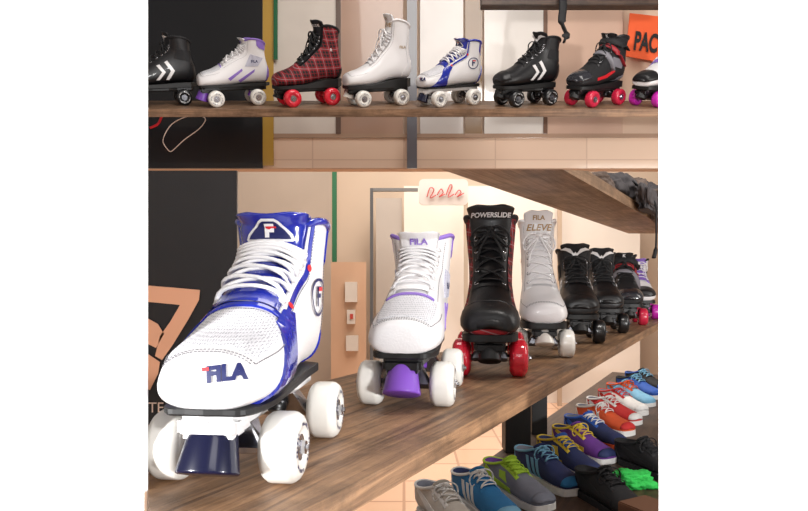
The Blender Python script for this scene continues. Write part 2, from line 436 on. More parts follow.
def skate_tpl(st):
    E=[]; tart=(st=='H')
    if tart: st='C'
    BZ=.072 if st=='A' else .076
    up=Matrix.Translation((0,0,BZ))
    def add(key,name,me,par=None,mx=ID,label=None): E.append((key,name,me,par,mx,label))
    cfg=dict(A=dict(hs=.84,heel=.004,body=WHITE,sole=BRUB,tongue=BLUE,lace=LW,plate=PLW,stop=NAVY,wheel=WW,lin=NAVYINK,collar=BLUE,ext=.014,rows=7,u1=9.8,tv=.75,lv=.78,ws=1.0),
      B=dict(hs=.85,heel=.004,body=WHITE,sole=BRUB,tongue=WHITE,lace=LW,plate=PLB,stop=PUR,wheel=WW,lin=GREY,collar=LIL,ext=.012,rows=7,u1=10.8,tv=.55,lv=.66,ws=1.02),
      C=dict(hs=1.40 if tart else 1.50,heel=.018,body=PLAID,sole=BRUB,tongue=BLACK,lace=LB,plate=PLB,stop=BRUB,wheel=WR,lin=DLIN,collar=BLACKM,ext=.028,rows=7,u1=10.9,tv=.80,lv=.56,ws=1.06),
      D=dict(hs=1.70,heel=.020,body=WHITE,sole=BRUB,tongue=WHITE,lace=LW,plate=PLB,stop=WW,wheel=WW,lin=GREY,collar=WHITE,ext=.030,rows=8,u1=10.2,tv=.7,lv=.62,ws=.88),
      E=dict(hs=.95,heel=.006,body=BLACK,sole=BRUB,tongue=BLACKM,lace=LB,plate=PLB,stop=BRUB,wheel=WB,lin=DLIN,collar=BLACKM,ext=.026,rows=7,u1=10.2,tv=.7,lv=.66,ws=1.0),
      F=dict(hs=.95,heel=.010,body=BLACKM,sole=BRUB,tongue=BLACKM,lace=LB,plate=PLB,stop=BRUB,wheel=WR2,lin=DLIN,collar=BLACK,ext=.018,rows=5,u1=9.6,tv=.6,lv=.66,ws=1.0),
      G=dict(hs=.85,heel=.008,body=WHITE,sole=BRUB,tongue=LIL,lace=LW,plate=PLB,stop=BRUB,wheel=WP,lin=DLIN,collar=BRUB,ext=.012,rows=6,u1=11.2,tv=.6,lv=.66,ws=1.0))[st]
    B=Boot(HI,cfg['hs'],cfg['heel'],cfg['ws']); lv=cfg['lv']; th={'A':.004,'B':.005}.get(st,.010)
    sh=B.shell(cfg['body']); u1=cfg['u1']
    joinm(sh,eyelets(B,4.8,u1,cfg['rows'],lv-.02,CHR if st in('C','D','F','E') else cfg['body']))
    if st in 'ABDG':
        for s in (-1,1):
            joinm(sh,B.stitch([(4.3,s*(lv+.34)),(7,s*(lv+.31)),(10,s*(lv+.28)),(12.6,s*(lv+.26))],THR,.0010,.00045))
            if st in 'AD': joinm(sh,B.stitch([(8.2,s*2.6),(9.2,s*2.0),(10.5,s*1.9),(12.2,s*2.2)],THR,.0010,.00045))
    if st in 'ABD':
        joinm(sh,B.stitch([(1.55,-1.15),(1.45,-.5),(1.45,0),(1.45,.5),(1.55,1.15),(3.0,1.25),(4.0,1.3)],THR,.0010,.0005))
        joinm(sh,B.stitch([(1.55,-1.15),(3.0,-1.25),(4.0,-1.3)],THR,.0010,.0005))
        joinm(sh,B.stitch([(1.42,-1.2),(1.32,-.5),(1.32,0),(1.32,.5),(1.42,1.2)],THR,.0010,.0005))
    add('boot','boot',sh,None,up)
    add('lin','lining',B.lining(cfg['lin']),'boot')
    V,Fc=tube([B.P(B.n,2*math.pi*j/36)+Vector((0,0,-.001)) for j in range(36)],.0046 if st!='B' else .0036,8,1,True)
    add('collar','collar',newmesh('collar',V,Fc,cfg['collar'],True),'boot')
    add('tongue','tongue',tongue_mesh(B,4.3,cfg['tv'],cfg['ext'],cfg['tongue'],flare=.12 if st in 'CE' else .06,puff=.006 if st in 'AC' else .002),None,up)
    add('sole','sole',sole_mesh(B,cfg['sole'],th,.002 if st=='A' else .003,1.0 if st in 'AB' else 1.02,2.3 if st in 'AB' else 2.1,-.136 if st in 'AB' else -.1385),None,up)
    fac={'A':WHITE,'B':WHITE,'C':PLAID if tart else BLACK,'D':WHITE,'E':BLACK,'F':BLACK,'G':LIL}[st]
    for s in (-1,1):
        a0=lv-.16; wd=.24 if st=='C' else .34
        f0=(lambda u,s=s: s*a0 ); f1=(lambda u,s=s: s*(a0+wd-.01*(u-4)))
        add('f%d'%s,'eyestay',B.patch(4.2,12.7,f0,f1,.0016,fac,'eyestay'),'boot')
        if st=='A':
            f0=(lambda u,s=s: s*(a0+wd-.01*(u-4)-.02)); f1=(lambda u,s=s: s*(a0+wd+.10-.01*(u-4)))
            add('fp%d'%s,'piping',B.patch(4.2,12.9,f0,f1,.0026,BLUE,'piping'),'boot',label='glossy blue edging strip')
    add('lace','lace',lace_mesh(B,4.8,u1,8 if st=='A' else cfg['rows'],lv,cfg['lace'],.0034 if st in 'AC' else .0026,bow=(st not in 'AB'),off=.0085 if st=='A' else .007),None,up)
    T=B.ttop
    def fl(bm,x,z,m,bvh,name='logo',step=.005,skirt=False,off=.0015):
        return project(bm,bvh,Vector((x,0,z)),X,Z,Y,off,m,name,step,skirt)
    if st=='A':
        add('toe','toe_panel',B.patch(1.65,4.05,-1.05,1.05,.0010,MESHW,'toe_mesh'),'boot',label='white mesh toe panel')
        add('vamp','vamp_band',B.patch(4.14,4.30,-1.0,1.0,.0026,BLUE),'boot',label='narrow glossy blue vamp band')
        for s in (-1,1):
            band=[(-.112,.002),(-.040,.002),(-.044,.028),(-.030,.056),(-.016,.072),(-.032,.076),(-.054,.066),(-.068,.047),(-.090,.024)]
            add('b%d'%s,'side_panel',side(B,lambda:poly_bm([band]),s,.0028,BLUE,'side_panel'),'boot',label='glossy blue side band')
            heel=[(.112,.0),(.150,.0),(.150,.08),(.131,.075),(.126,.05),(.113,.03)]
            add('h%d'%s,'heel_panel',side(B,lambda:poly_bm([heel]),s,.0028,BLUE,'heel_panel'),'boot',label='glossy blue heel panel')
            top=[(.104,.128),(.120,.112),(.138,.108),(.145,.185),(.102,.188)]
            add('t%d'%s,'collar_panel',side(B,lambda:poly_bm([top]),s,.0024,BLUE,'collar_panel'),'boot',label='glossy blue collar panel')
            c=Vector((0,.080,.085)); N=28
            def ringb(ro,ri):
                bm=bmesh.new()
                o=[bm.verts.new((ro*math.cos(2*math.pi*k/N),ro*.9*math.sin(2*math.pi*k/N),0)) for k in range(N)]
                ii=[bm.verts.new((ri*math.cos(2*math.pi*k/N),ri*.9*math.sin(2*math.pi*k/N),0)) for k in range(N)]
                for k in range(N): bm.faces.new((o[k],o[(k+1)%N],ii[(k+1)%N],ii[k]))
                return bm
            add('r%d'%s,'emblem',project(ringb(.024,.0205),B.bvh,c,Y*s,Z,Vector((-s,0,0)),.002,NAVYINK,'emblem',0,False),'boot')
            add('rf%d'%s,'logo',sidetext(B,'F',.030,s,.080,.085,NAVYINK,.0010),'boot')
            add('rr%d'%s,'logo_bar',project(poly_bm([[(-.003,.007),(.011,.007),(.009,.0115),(-.003,.0115)]]),B.bvh,c,Y*s,Z,Vector((-s,0,0)),.0028,RED,'logo_bar',0,False),'boot')
            for k,(u,v) in enumerate(((5.0,.98),(9.0,.98))):
                c=B.P(u,s*v,.0034); e=(B.P(u,s*v,.006)-c).normalized(); t1=e.orthogonal().normalized(); t2=e.cross(t1)
                pts=[c+t1*.0040*math.cos(a)+t2*.0040*math.sin(a) for a in [2*math.pi*q/12 for q in range(12)]]
                add('dt%d%d'%(s,k),'rivet',newmesh('rivet',pts,[tuple(range(12))],RED),'boot',label='small red lace rivet')
        Dv=Vector((-.28,.92,-.26)).normalized(); Rv=Dv.cross(Z).normalized(); Uv=Rv.cross(Dv).normalized()
        O=Vector((.017,-.128,.029)); ro=.05
        add('fila','logo',project(text_bm('FILA',.0165,.0010,0,ro),B.bvh,O,Rv,Uv,Dv,.0014,NAVYINK,'logo',.0025,False),'boot',label='navy block lettering')
        add('filar','logo_bar',project(poly_bm([[(-.0186,.0036),(-.0130,.0036),(-.0130,.0062),(-.0186,.0062)]],ro),B.bvh,O,Rv,Uv,Dv,.0020,RED,'logo_bar',.0025,False),'boot',label='red bar of the lettering')
        zt=T.z-.017
        add('te','tongue_emblem',fl(poly_bm([[(-.026,-.010),(-.024,-.012),(.024,-.012),(.026,-.010),(.024,-.004),(.011,.010),(.007,.0125),(-.007,.0125),(-.011,.010),(-.024,-.004)]]),0,zt,PLW,B.tb,'tongue_emblem',off=.0012),'tongue',label='white framed emblem')
        add('tb','logo',fl(poly_bm([[(-.0225,-.0095),(.0225,-.0095),(.0205,-.005),(.009,.0085),(.006,.0102),(-.006,.0102),(-.009,.0085),(-.0205,-.005)]]),0,zt,NAVYINK,B.tb,off=.0020),'tongue')
        add('tl','logo',fl(text_bm('F',.020,.0013),0,zt-.0005,PLW,B.tb,off=.0030),'tongue')
        add('tr','logo_bar',fl(poly_bm([[(-.003,.0036),(.008,.0036),(.008,.0068),(-.003,.0068)]]),0,zt-.0005,RED,B.tb,off=.0038),'tongue')
    if st=='B':
        gm=meshfabric('pale_grey_mesh',(196,196,210),(140,140,160))
        add('vamp','vamp_band',B.patch(3.95,4.08,-.8,.8,.0026,LIL),'boot',label='lilac vamp edge')
        add('toe','toe_panel',B.patch(1.65,3.95,-.95,.95,.0008,MESHW,'toe_mesh'),'boot',label='white mesh toe panel')
        for s in (-1,1):
            add('l1%d'%s,'side_stripe',side(B,lambda:poly_bm([[(-.02,.02),(.03,.055),(.028,.063),(-.028,.028)],[(.02,.012),(.075,.05),(.078,.06),(.012,.02)]]),s,.002,LIL,'side_stripe'),'boot')
            add('h%d'%s,'heel_panel',side(B,lambda:poly_bm([[(.118,.0),(.150,.0),(.150,.07),(.131,.07)]]),s,.0024,LIL,'heel_panel'),'boot')
            add('t%d'%s,'collar_panel',side(B,lambda:poly_bm([[(.090,.146),(.100,.136),(.122,.128),(.137,.132),(.138,.18),(.088,.185)]]),s,.0020,LIL,'collar_panel'),'boot')
            add('g%d'%s,'side_panel',side(B,lambda:poly_bm([[(.040,.07),(.09,.07),(.112,.10),(.065,.115)]]),s,.0018,gm,'side_panel'),'boot')
            add('r%d'%s,'logo',sidetext(B,'FILA',.014,s,.078,.088,NAVYINK,.0004),'boot')
        add('tl','logo',fl(text_bm('FILA',.015,.0004),0,T.z-.014,LIL,B.tb),'tongue')
    if st=='C':
        if not tart:
            add('toe','toe_cap',B.patch(.0,3.0,-2.2,2.2,.0018,BLACK,tip=True),'boot',label='black leather toe cap')
            add('vamp','vamp_band',B.patch(2.6,4.9,-.9,.9,.0022,BLACK),'boot',label='black leather vamp')
        for s in (-1,1):
            add('h%d'%s,'heel_panel',side(B,lambda:poly_bm([[(.105,.0),(.152,.0),(.150,.07),(.128,.06),(.11,.03)]]),s,.0024,BLACK,'heel_panel'),'boot',label='black leather heel panel')
            add('r%d'%s,'logo',sidetext(B,'R',.014,s,.085,.13,PLW,.0003),'boot')
        add('tl','logo',fl(text_bm('POWERSLIDE',.0128,.0004,.15),0,T.z-.018,PLW,B.tb,off=.0022),'tongue',label='white slanted lettering')
    if st=='D':
        for s in (-1,1):
            add('h%d'%s,'heel_panel',side(B,lambda:poly_bm([[(.075,.0),(.152,.0),(.150,.10),(.118,.085),(.095,.05)]]),s,.0016,WHITE,'heel_panel'),'boot')
            add('r%d'%s,'logo',sidetext(B,'FILA',.014,s,.09,.14,GOLD,.0002),'boot')
        add('tl','logo',fl(text_bm('FILA',.015,.0004),0,T.z-.016,GOLD,B.tb),'tongue',label='gold block lettering')
        add('tl2','logo',fl(text_bm('ELEVE',.022,.0005,.25),0,T.z-.040,GOLD,B.tb,off=.002),'tongue',label='gold slanted lettering')
    if st=='E':
        for s in (-1,1):
            ch=[[(-.014,.022),(-.002,.022),(.024,.050),(.004,.078),(-.008,.074),(.010,.050)],[(.022,.022),(.034,.022),(.058,.054),(.034,.092),(.023,.086),(.043,.054)]]
            add('c%d'%s,'side_stripe',side(B,lambda:poly_bm(ch),s,.0022,PLW,'side_stripe'),'boot',label='white chevron stripes')
            add('h%d'%s,'heel_panel',side(B,lambda:poly_bm([[(.095,.0),(.152,.0),(.150,.08),(.120,.075)]]),s,.0024,BLACK,'heel_panel'),'boot')
            add('q%d'%s,'side_panel',side(B,lambda:poly_bm([[(.06,.100),(.12,.085),(.125,.125),(.07,.135)]]),s,.0018,BLACKM,'side_panel'),'boot')
        add('toe','toe_cap',B.patch(.0,2.2,-1.6,1.6,.0018,BLACK,tip=True),'boot')
        wing=[[(-.038,.010),(-.026,.016),(-.013,.012),(-.004,-.001),(0,.004),(.004,-.001),(.013,.012),(.026,.016),(.038,.010),(.024,.007),(.014,.001),(.004,-.013),(-.004,-.013),(-.014,.001),(-.024,.007)]]
        add('tl','logo',fl(poly_bm(wing),0,T.z-.024,PLW,B.tb,off=.006),'tongue',label='white winged mark')
    if st=='F':
        gm=mat('grey_panel',(120,118,125),.5)
        add('toe','toe_cap',B.patch(.0,2.6,-1.6,1.6,.0022,mat('glossy_charcoal',(40,40,46),.2,coat=.5),tip=True),'boot')
        for s in (-1,1):
            add('c%d'%s,'side_stripe',side(B,lambda:poly_bm([[(-.06,.022),(.0,.03),(.05,.05),(.045,.058),(-.01,.040),(-.06,.032)]]),s,.0022,RED,'side_stripe'),'boot')
            add('g%d'%s,'side_panel',side(B,lambda:poly_bm([[(.02,.075),(.09,.06),(.10,.09),(.04,.105)]]),s,.002,gm,'side_panel'),'boot')
            add('g2%d'%s,'heel_panel',side(B,lambda:poly_bm([[(.07,.004),(.145,.004),(.14,.04),(.09,.03)]]),s,.002,gm,'heel_panel'),'boot')
        V,Fc=tube([B.P(11.2,a,.008) for a in [-1.9+3.8*k/20 for k in range(21)]],.013,8,.3,up=Vector((0,-.9,.4)))
        add('strap','strap',newmesh('strap',V,Fc,BLACKM,True),None,up,'black hook-and-loop ankle strap')
        V,Fc=tube([B.P(6.2,a,.006) for a in [-1.7+3.4*k/20 for k in range(21)]],.010,8,.3,up=Vector((0,-.7,.7)))
        add('strap2','strap',newmesh('strap',V,Fc,gm,True),None,up,'grey instep strap')
        V,Fc=tube([B.P(8.6,a,.008) for a in [-1.8+3.6*k/20 for k in range(21)]],.009,8,.3,up=Vector((0,-.8,.6)))
        add('strap3','strap',newmesh('strap',V,Fc,mat('red_strap',(150,26,36),.5),True),None,up,'dark red buckle strap')
        add('tl','logo',fl(text_bm('K',.016,.0006),0,T.z-.010,PLW,B.tb),'tongue')
    if st=='G':
        add('toe','toe_cap',B.patch(.0,2.6,-1.6,1.6,.0022,BLACK,tip=True),'boot')
        for s in (-1,1):
            add('c%d'%s,'side_stripe',side(B,lambda:poly_bm([[(-.06,.022),(.0,.03),(.06,.06),(.05,.075),(-.01,.05),(-.06,.04)]]),s,.0022,WP,'side_stripe'),'boot')
            add('g%d'%s,'side_panel',side(B,lambda:poly_bm([[(.05,.004),(.145,.004),(.14,.06),(.07,.04)]]),s,.002,BLACK,'side_panel'),'boot')
            add('g3%d'%s,'side_panel',side(B,lambda:poly_bm([[(.03,.09),(.10,.08),(.12,.12),(.05,.13)]]),s,.002,BLACK,'side_panel'),'boot')
    zt=BZ-th
    bm=bmesh.new(); prof=[(-.125,.018),(-.115,.027),(-.06,.029),(-.03,.02),(.03,.02),(.06,.027),(.115,.025),(.122,.018)]
    rings=[]
    for zz,sc_ in ((zt-.014,.8),(zt-.010,1),(zt,1)):
        rings.append([bm.verts.new((x*sc_*sg,y,zz)) for sg,lst in ((1,prof),(-1,prof[::-1])) for y,x in lst])
    n=len(rings[0])
    for i in range(2):
        for j in range(n): bm.faces.new((rings[i][j],rings[i][(j+1)%n],rings[i+1][(j+1)%n],rings[i+1][j]))
    bm.faces.new(rings[0]); bm.faces.new(rings[2])
    add('plate','plate',frombm(bm,'plate',cfg['plate']))
    WRr=.0335 if st=='C' else .031
    for y0,sg in ((-.08,1),(.08,-1)):
        P=[Vector((a*.016,y0+b*.014+sg*.012,zt-.010)) for a in(-1,1) for b in (-1,1)]
        P+=[Vector((a*.031,y0+.0075*math.cos(t),WRr+.0075*math.sin(t))) for a in (-1,1) for t in [k*math.pi/4 for k in range(8)]]
        add('tr%d'%sg,'truck',hull(P,'truck',ALU if st!='A' else CHR),'plate',label='cast metal truck')
        V,Fc=lathe([(-.002,.009),(0,.011),(.009,.011),(.0105,.008),(.012,.011),(.021,.011),(.023,.009)],'Z',16)
        mx=Matrix.Translation((0,y0+sg*.020,.034))@Matrix.Rotation(sg*.35,4,'X')
        add('cu%d'%sg,'cushion',newmesh('cushion',V,Fc,PUR if st in 'BG' else (RED if st=='C' else PLB),True),'plate',mx)
    prf=[(0,.006),(.010,.007),(.0102,.007),(.0104,.0178),(.0110,.0184),(.0118,.0186),(.044,.0242),(.0452,.0240),(.0460,.0228),(.0462,.0222)]
    V,Fc=lathe(prf,'Z',40)
    d=Vector((0,-.36,-.93)).normalized(); q=Vector((0,0,1)).rotation_difference(d).to_matrix().to_4x4()
    sc3=1.05 if st in 'AB' else .85
    add('stop','toe_stop',newmesh('toe_stop',V,Fc,cfg['stop'],True),None,Matrix.Translation((0,-.110,BZ-.008))@q@Matrix.Diagonal((sc3*(1.05 if st=='A' else 1),sc3*.8 if st=='A' else sc3,sc3,1)),'rubber toe stop')
    add('br','stop_bracket',bevelbox('stop_bracket',-.026,.026,-.132,-.094,zt-.020,zt-.0005,cfg['plate'],.005,3),'plate')
    wm,hm=wheel_tpl(cfg['wheel'],WRr,hubm=(CHR if st!='E' else ALU))
    if st in 'ABDE': joinm(wm,wheel_print(NAVYINK if st in 'ABD' else PLW))
    k=0
    for yy in (-.08,.08):
        for xx in (-.0505,.0505):
            add('w%d'%k,'wheel',wm,None,Matrix.Translation((xx,yy,WRr))@Matrix.Rotation(.7*k,4,'X')); add('hb%d'%k,'hub',hm,'w%d'%k)
            k+=1
    return E
def instance(E,mx,name,label,cat,group):
    root=bpy.data.objects.new(name,None); root.empty_display_size=.05; COL.objects.link(root); root.matrix_world=mx
    root['label']=label; root['category']=cat; root['group']=group
    D={}
    for key,nm,me,par,m,lb in E:
        o=bpy.data.objects.new(nm,me); COL.objects.link(o); o.parent=D[par] if par else root
        o.matrix_local=m
        if lb: o['label']=lb
        D[key]=o
    return root
def single(name,me,label,cat,mx=None,group=None,structure=False):
    o=bpy.data.objects.new(name,me); COL.objects.link(o)
    if mx is not None: o.matrix_world=mx
    if structure: o['kind']='structure'
    o['label']=label; o['category']=cat
    if group: o['group']=group
    return o
TP={k:skate_tpl(k) for k in 'ABCDEFGH'}
LAB={'A':'white leather roller skate with glossy blue panels','B':'white roller skate with lilac trim and purple toe stop',
'C':'black and red tartan roller skate with red wheels','H':'red tartan high roller skate with red wheels','D':'tall white leather roller skate with black sole',
'E':'black roller skate with white chevrons, black wheels','F':'black and grey strapped skate with crimson wheels','G':'white, black and purple skate with violet wheels'}
SH=.182; ZS=CZ-SH
for st,px,py,phi in (('A',229,480,6),('B',407,405,9),('C',490,376,8),('D',543,357,7),('E',579,343,10),('E',606,333,10),('F',628,325,12),('G',642,319,12)):
    Yd=SH*F/(py-HOR); p=Vector((wx(px,Yd),Yd,ZS)); ph=math.radians(phi)
    p+=Vector((math.sin(ph),math.cos(ph),0))*.08
    instance(TP[st],Matrix.Translation(p)@Matrix.Rotation(-ph,4,'Z'),'roller_skate',LAB[st]+', long shelf','roller skate','roller skates on the long wooden shelf')
TILT=math.radians(21); YU=2.45; ZU=wz(109,YU)
UM=Matrix.Translation((0,YU,ZU))@Matrix.Rotation(TILT,4,'X')
for st,px,yaw in (('E',163,-66),('B',236,-66),('H',309,-64),('D',378,-66),('A',449,-60),('E',525,-64),('F',594,-54),('G',658,-54)):
    instance(TP[st],UM@Matrix.Translation((wx(px,YU+.13),.135,0))@Matrix.Rotation(math.radians(yaw),4,'Z'),'roller_skate',LAB[st]+', sloping shelf','roller skate','roller skates on the sloping display shelf')
# ---------------------------------------------------------------- shelves
W1=wood('brown_wood',(88,62,44),(178,138,102)); W2=wood('plank_wood',(124,96,72),(188,154,122),1,-(math.pi/2-TH)); W3=wood('dark_wood',(52,38,32),(92,68,52)); W5=wood('display_wood',(96,70,52),(170,134,104))
RS=Matrix.Rotation(math.pi/2-TH,4,'Z')
P0=toad(wx(148,.555),.555); P1=toad(wx(148,.50),.50); P2=toad(wx(150,.46),.46)
outl=[(P0[0],-.645),P0,P1,P2,(P2[0]-.06,-.305),(3.1,-.305),(3.1,-.645)]
single('wooden_shelf',prism('wooden_shelf',[(a,-d) for a,d in outl],ZS-.024,ZS,W1),'long brown wooden shelf board holding roller skates','shelf',RS)
single('display_shelf',bevelbox('display_shelf',-1.35,1.4,0,.29,-.030,0,W5,.002),'sloping brown wooden shelf board holding roller skates','shelf',UM)
zu=CZ+.182
def aOf(Yd,d): return (Yd+d*math.sin(TH))/math.cos(TH)
Vp=[];t=.026
for d in (-.285,-.47):
    for (Yn,z) in ((1.12,zu),(1.30,zu+t),(2.85,zu),(2.85,zu+t)):
        Vp.append(ad(aOf(Yn,d),d,z))
single('wooden_shelf',newmesh('wooden_shelf',Vp,[(0,4,6,2),(1,3,7,5),(0,2,3,1),(4,5,7,6),(0,1,5,4),(2,6,7,3)],W2),'pale wooden plank shelf with bags resting on it','shelf')
PST=mat('black_steel',(20,19,20),.5)
def postat(px,Yd,w,z0,z1,m,name,label,cat='post'):
    x=wx(px,Yd); return single(name,bevelbox(name,x-w/2,x+w/2,Yd-w/2,Yd+w/2,z0,z1,m,.002),label,cat)
HR=.62; ZR=CZ-HR
postat(516,2.30,.088,ZR,ZS-.024,PST,'shelf_upright','black steel upright carrying the wooden shelf')
postat(538,2.55,.06,ZR,zu,PST,'shelf_upright','black steel upright standing behind the wooden shelf')
# ---------------------------------------------------------------- room
def plane_box(name,x0,x1,y0,y1,z0,z1,m,label,cat='wall',struct=False):
    return single(name,bevelbox(name,x0,x1,y0,y1,z0,z1,m,0),label,cat,structure=struct)
FL=tile('peach_tile',(236,194,162),(228,184,152),(196,152,124),1.0,.33,.33,rough=.18)
plane_box('floor',-3.5,4.5,-1.5,6.4,-.05,0,FL,'peach ceramic tiled floor','floor',True)
BW=mat('beige_wall',(220,198,176),.8,vary=.3,vs=1.2)
plane_box('wall_back',-3.5,4.5,6.3,6.4,0,2.9,BW,'plain beige shop wall','wall',True)
WHT=mat('white_paint',(254,254,254),.9)
def wallpts(name,P,dirv,L,th,z0,z1,label):
    q=P+dirv*L; s=SV*th
    V=[]
    for b in (P,q,q-s,P-s): V+= [Vector((b.x,b.y,z0)),Vector((b.x,b.y,z1))]
    Fc=[(0,2,3,1),(2,4,5,3),(4,6,7,5),(6,0,1,7),(1,3,5,7),(0,6,4,2)]
    return single(name,newmesh(name,V,Fc,WHT),label,'wall',structure=True)
YL=.55; wallpts('wall_left',Vector((wx(148,YL),YL,0)),-NVv,1.6,.004,0,2.3,'white painted partition wall at the shelf end')
YR=.80; wallpts('wall_right',Vector((wx(659,YR),YR,0)),NVv,.75,.004,0,2.3,'white painted partition wall beside the shoe rack')
YB=3.0; zb=wz(169,YB)
TAN=mat('tan_wall',(214,184,160),.7,vary=.12)
plane_box('wall_upper',-1.9,2.0,YB,YB+.08,zb,wz(-50,YB),TAN,'tan bulkhead wall hanging over the shelf','wall',True)
def upanel(px0,px1,py0,py1,c,name,label,cat,dy=.012,th=.01,struct=False,m=None,rough=.2):
    m=m or mat(name+'%d'%px0,c,rough,vary=.4,coat=.6)
    return single(name,bevelbox(name,wx(px0,YB-dy),wx(px1,YB-dy),YB-dy-th,YB-dy+.0,wz(py1,YB-dy),wz(py0,YB-dy),m,.0),label,cat,structure=struct)
UT=tile('pale_wall_tile',(244,216,192),(238,208,184),(224,192,168),1.0,.42,.12,rot=(math.pi/2,0,0),ms=.003,rough=.12)
upanel(263,700,138,168.5,None,'wall_tiling','pale peach glossy tiled band','wall tiles',dy=.002,m=UT)
upanel(263,336,-40,134,(244,232,220),'wall_panel','cream painted wall panel','wall panel')
upanel(341,403,-40,134,(196,160,138),'wall_panel','tan painted wall panel','wall panel')
upanel(420,463,-40,134,(240,232,226),'wall_panel','pale grey wall panel','wall panel')
upanel(465,482,-40,138,(150,116,78),'wall_panel','ochre door jamb panel','wall panel')
upanel(484,543,-40,134,(246,238,230),'wall_panel','off-white flush door panel','wall panel')
upanel(547,622,-40,134,(226,190,168),'wall_panel','pink-beige painted wall panel','wall panel')
upanel(263,700,134,138,(196,164,140),'trim_1','brown trim strip on the bulkhead','trim',dy=.014,struct=True)
upanel(263,274,-40,166,(206,164,76),'wall_strip','ochre yellow vertical wall strip','strip',dy=.026)
upanel(274,278,-40,60,(40,110,70),'pole','thin green painted pole','pole',dy=.04)
upanel(407,417,-40,168.5,(120,120,128),'support_post','pale slate grey metal post','post',dy=.05)
upanel(336,341,-40,134,(120,100,90),'frame_strip','brown vertical door frame strip','strip',dy=.02)
upanel(543,547,-40,134,(130,100,84),'frame_strip','brown vertical door frame strip','strip',dy=.02)
BAN=mat('black_banner_vinyl',(15,14,18),.35,coat=.3)
b1=upanel(90,263,-40,168.5,None,'banner','black vinyl banner with pale outline drawing','banner',dy=.03,m=BAN)
def flatcurve(pts,r,Yd,m,name,label,parent):
    V,Fc=tube([Vector((wx(a,Yd),Yd,wz(b,Yd))) for a,b in pts],r,6,1)
    o=bpy.data.objects.new(name,newmesh(name,V,Fc,m,True)); COL.objects.link(o); o.parent=parent; o['label']=label; return o
PALE=mat('pale_ink',(222,196,180),.5); COP=mat('copper_ink',(206,150,118),.5)
P=[(168,150),(163,140),(172,124),(190,116),(205,118),(200,128),(184,140),(172,151),(168,150)]
flatcurve([tuple(p)[:2] for p in smoothpts([Vector((a,b,0)) for a,b in P],5)],.0022,YB-.041,PALE,'banner_drawing','pale peach outline drawing',b1)
flatcurve([tuple(p)[:2] for p in smoothpts([Vector((a,b,0)) for a,b in [(150,128),(158,124),(162,116),(166,110)]],5)],.006,YB-.041,RED,'banner_drawing','red curved mark',b1)
single('display_shelf',bevelbox('display_shelf',wx(480,2.5),wx(700,2.5),2.45,2.50,wz(5,2.45),wz(-8,2.45),W3,.002),'dark wooden shelf board above the skates','shelf')
sp=smoothpts([Vector((wx(a,2.42),2.42,wz(b,2.42))) for a,b in [(561,-20),(563,5),(562,22),(566,34),(564,42)]])
V,Fc=tube(sp,.015,8,.35); single('strap',newmesh('strap',V,Fc,BLACKM,True),'black webbing strap hanging from the upper shelf','strap')
ORG=mat('orange_card',(232,92,40),.6)
sg=single('sign',newmesh('sign',[(wx(a,2.93),2.93+e,wz(b,2.93)) for e in (0,.006) for a,b in ((630,13),(700,21),(694,68),(626,56))],[(0,1,2,3),(7,6,5,4),(0,4,5,1),(1,5,6,2),(2,6,7,3),(3,7,4,0)],ORG),'orange card sign with bold black lettering','sign')
def planetext(body,size,px,py,Yd,m,name,parent,fat=.0,rot=0,label=None,sx=1):
    bm=text_bm(body,size,fat); me=frombm(bm,name,m)
    o=bpy.data.objects.new(name,me); COL.objects.link(o); o.parent=parent
    o.matrix_world=Matrix.Translation((wx(px,Yd),Yd,wz(py,Yd)))@Matrix.Rotation(math.pi/2,4,'X')@Matrix.Rotation(rot,4,'Z')@Matrix.Diagonal((sx,1,1,1))
    if label:o['label']=label
    return o
planetext('PAC',.115,646,43,2.923,BRUB,'lettering',sg,.004,-.14,'bold black lettering',.50)
YN=1.35
bb=single('banner',newmesh('banner',[(wx(a,YN),YN+e,z) for e in (0,.008) for a,z in ((90,wz(170.5,YN)),(237,wz(170.5,YN)),(237,.0),(90,.0))],[(0,1,2,3),(7,6,5,4),(0,4,5,1),(1,5,6,2),(2,6,7,3),(3,7,4,0)],BAN),'tall black roll-up banner with copper figures','banner')
def flatpoly(pp,Yd,m,name,parent,label):
    me=newmesh(name,[(wx(a,Yd),Yd,wz(b,Yd)) for a,b in pp],[tuple(range(len(pp)))],m); o=bpy.data.objects.new(name,me); COL.objects.link(o); o.parent=parent; o['label']=label
flatpoly([(140,285),(178,288),(200,290),(199,300),(188,320),(172,346),(162,360),(155,356),(160,336),(170,322),(180,305),(140,301)],YN-.004,COP,'banner_figure',bb,'copper angular figure')
flatpoly([(140,314),(158,324),(164,334),(156,348),(148,344),(140,338)],YN-.004,COP,'banner_figure',bb,'copper angular figure')
flatpoly([(148,354),(160,362),(158,374),(150,390),(140,387),(148,368)],YN-.004,COP,'banner_figure',bb,'copper angular figure')
planetext('TE',.030,156,408,YN-.004,PALE,'lettering',bb,0,0,'pale capital lettering')
def bk(px0,px1,py0,py1,Yd,c,name,label,cat,th=.03,rough=.5,struct=False,m=None):
    m=m or mat(name+'b%d'%px0,c,rough,vary=.35,vs=1.5)
    return single(name,bevelbox(name,wx(px0,Yd),wx(px1,Yd),Yd,Yd+th,wz(py1,Yd) if py1 is not None else 0,wz(py0,Yd),m,0),label,cat,structure=struct)
bk(236,331,120,None,6.1,(208,192,176),'wall_panel','greyish beige wall panel','wall panel')
bk(331,366,262,None,5.6,(214,176,146),'cabinet_panel','peach panel with pinned notices','panel')
for a,b,c_,d in ((345,357,282,302),(347,355,310,324),(346,358,336,351)):
    bk(a,b,c_,d,5.55,(226,218,208),'notice','small white paper notice pinned to the panel','paper notice',.05)
bk(350,353,314,319,5.54,(200,70,60),'notice','small red safety notice on paper','paper notice',.01)
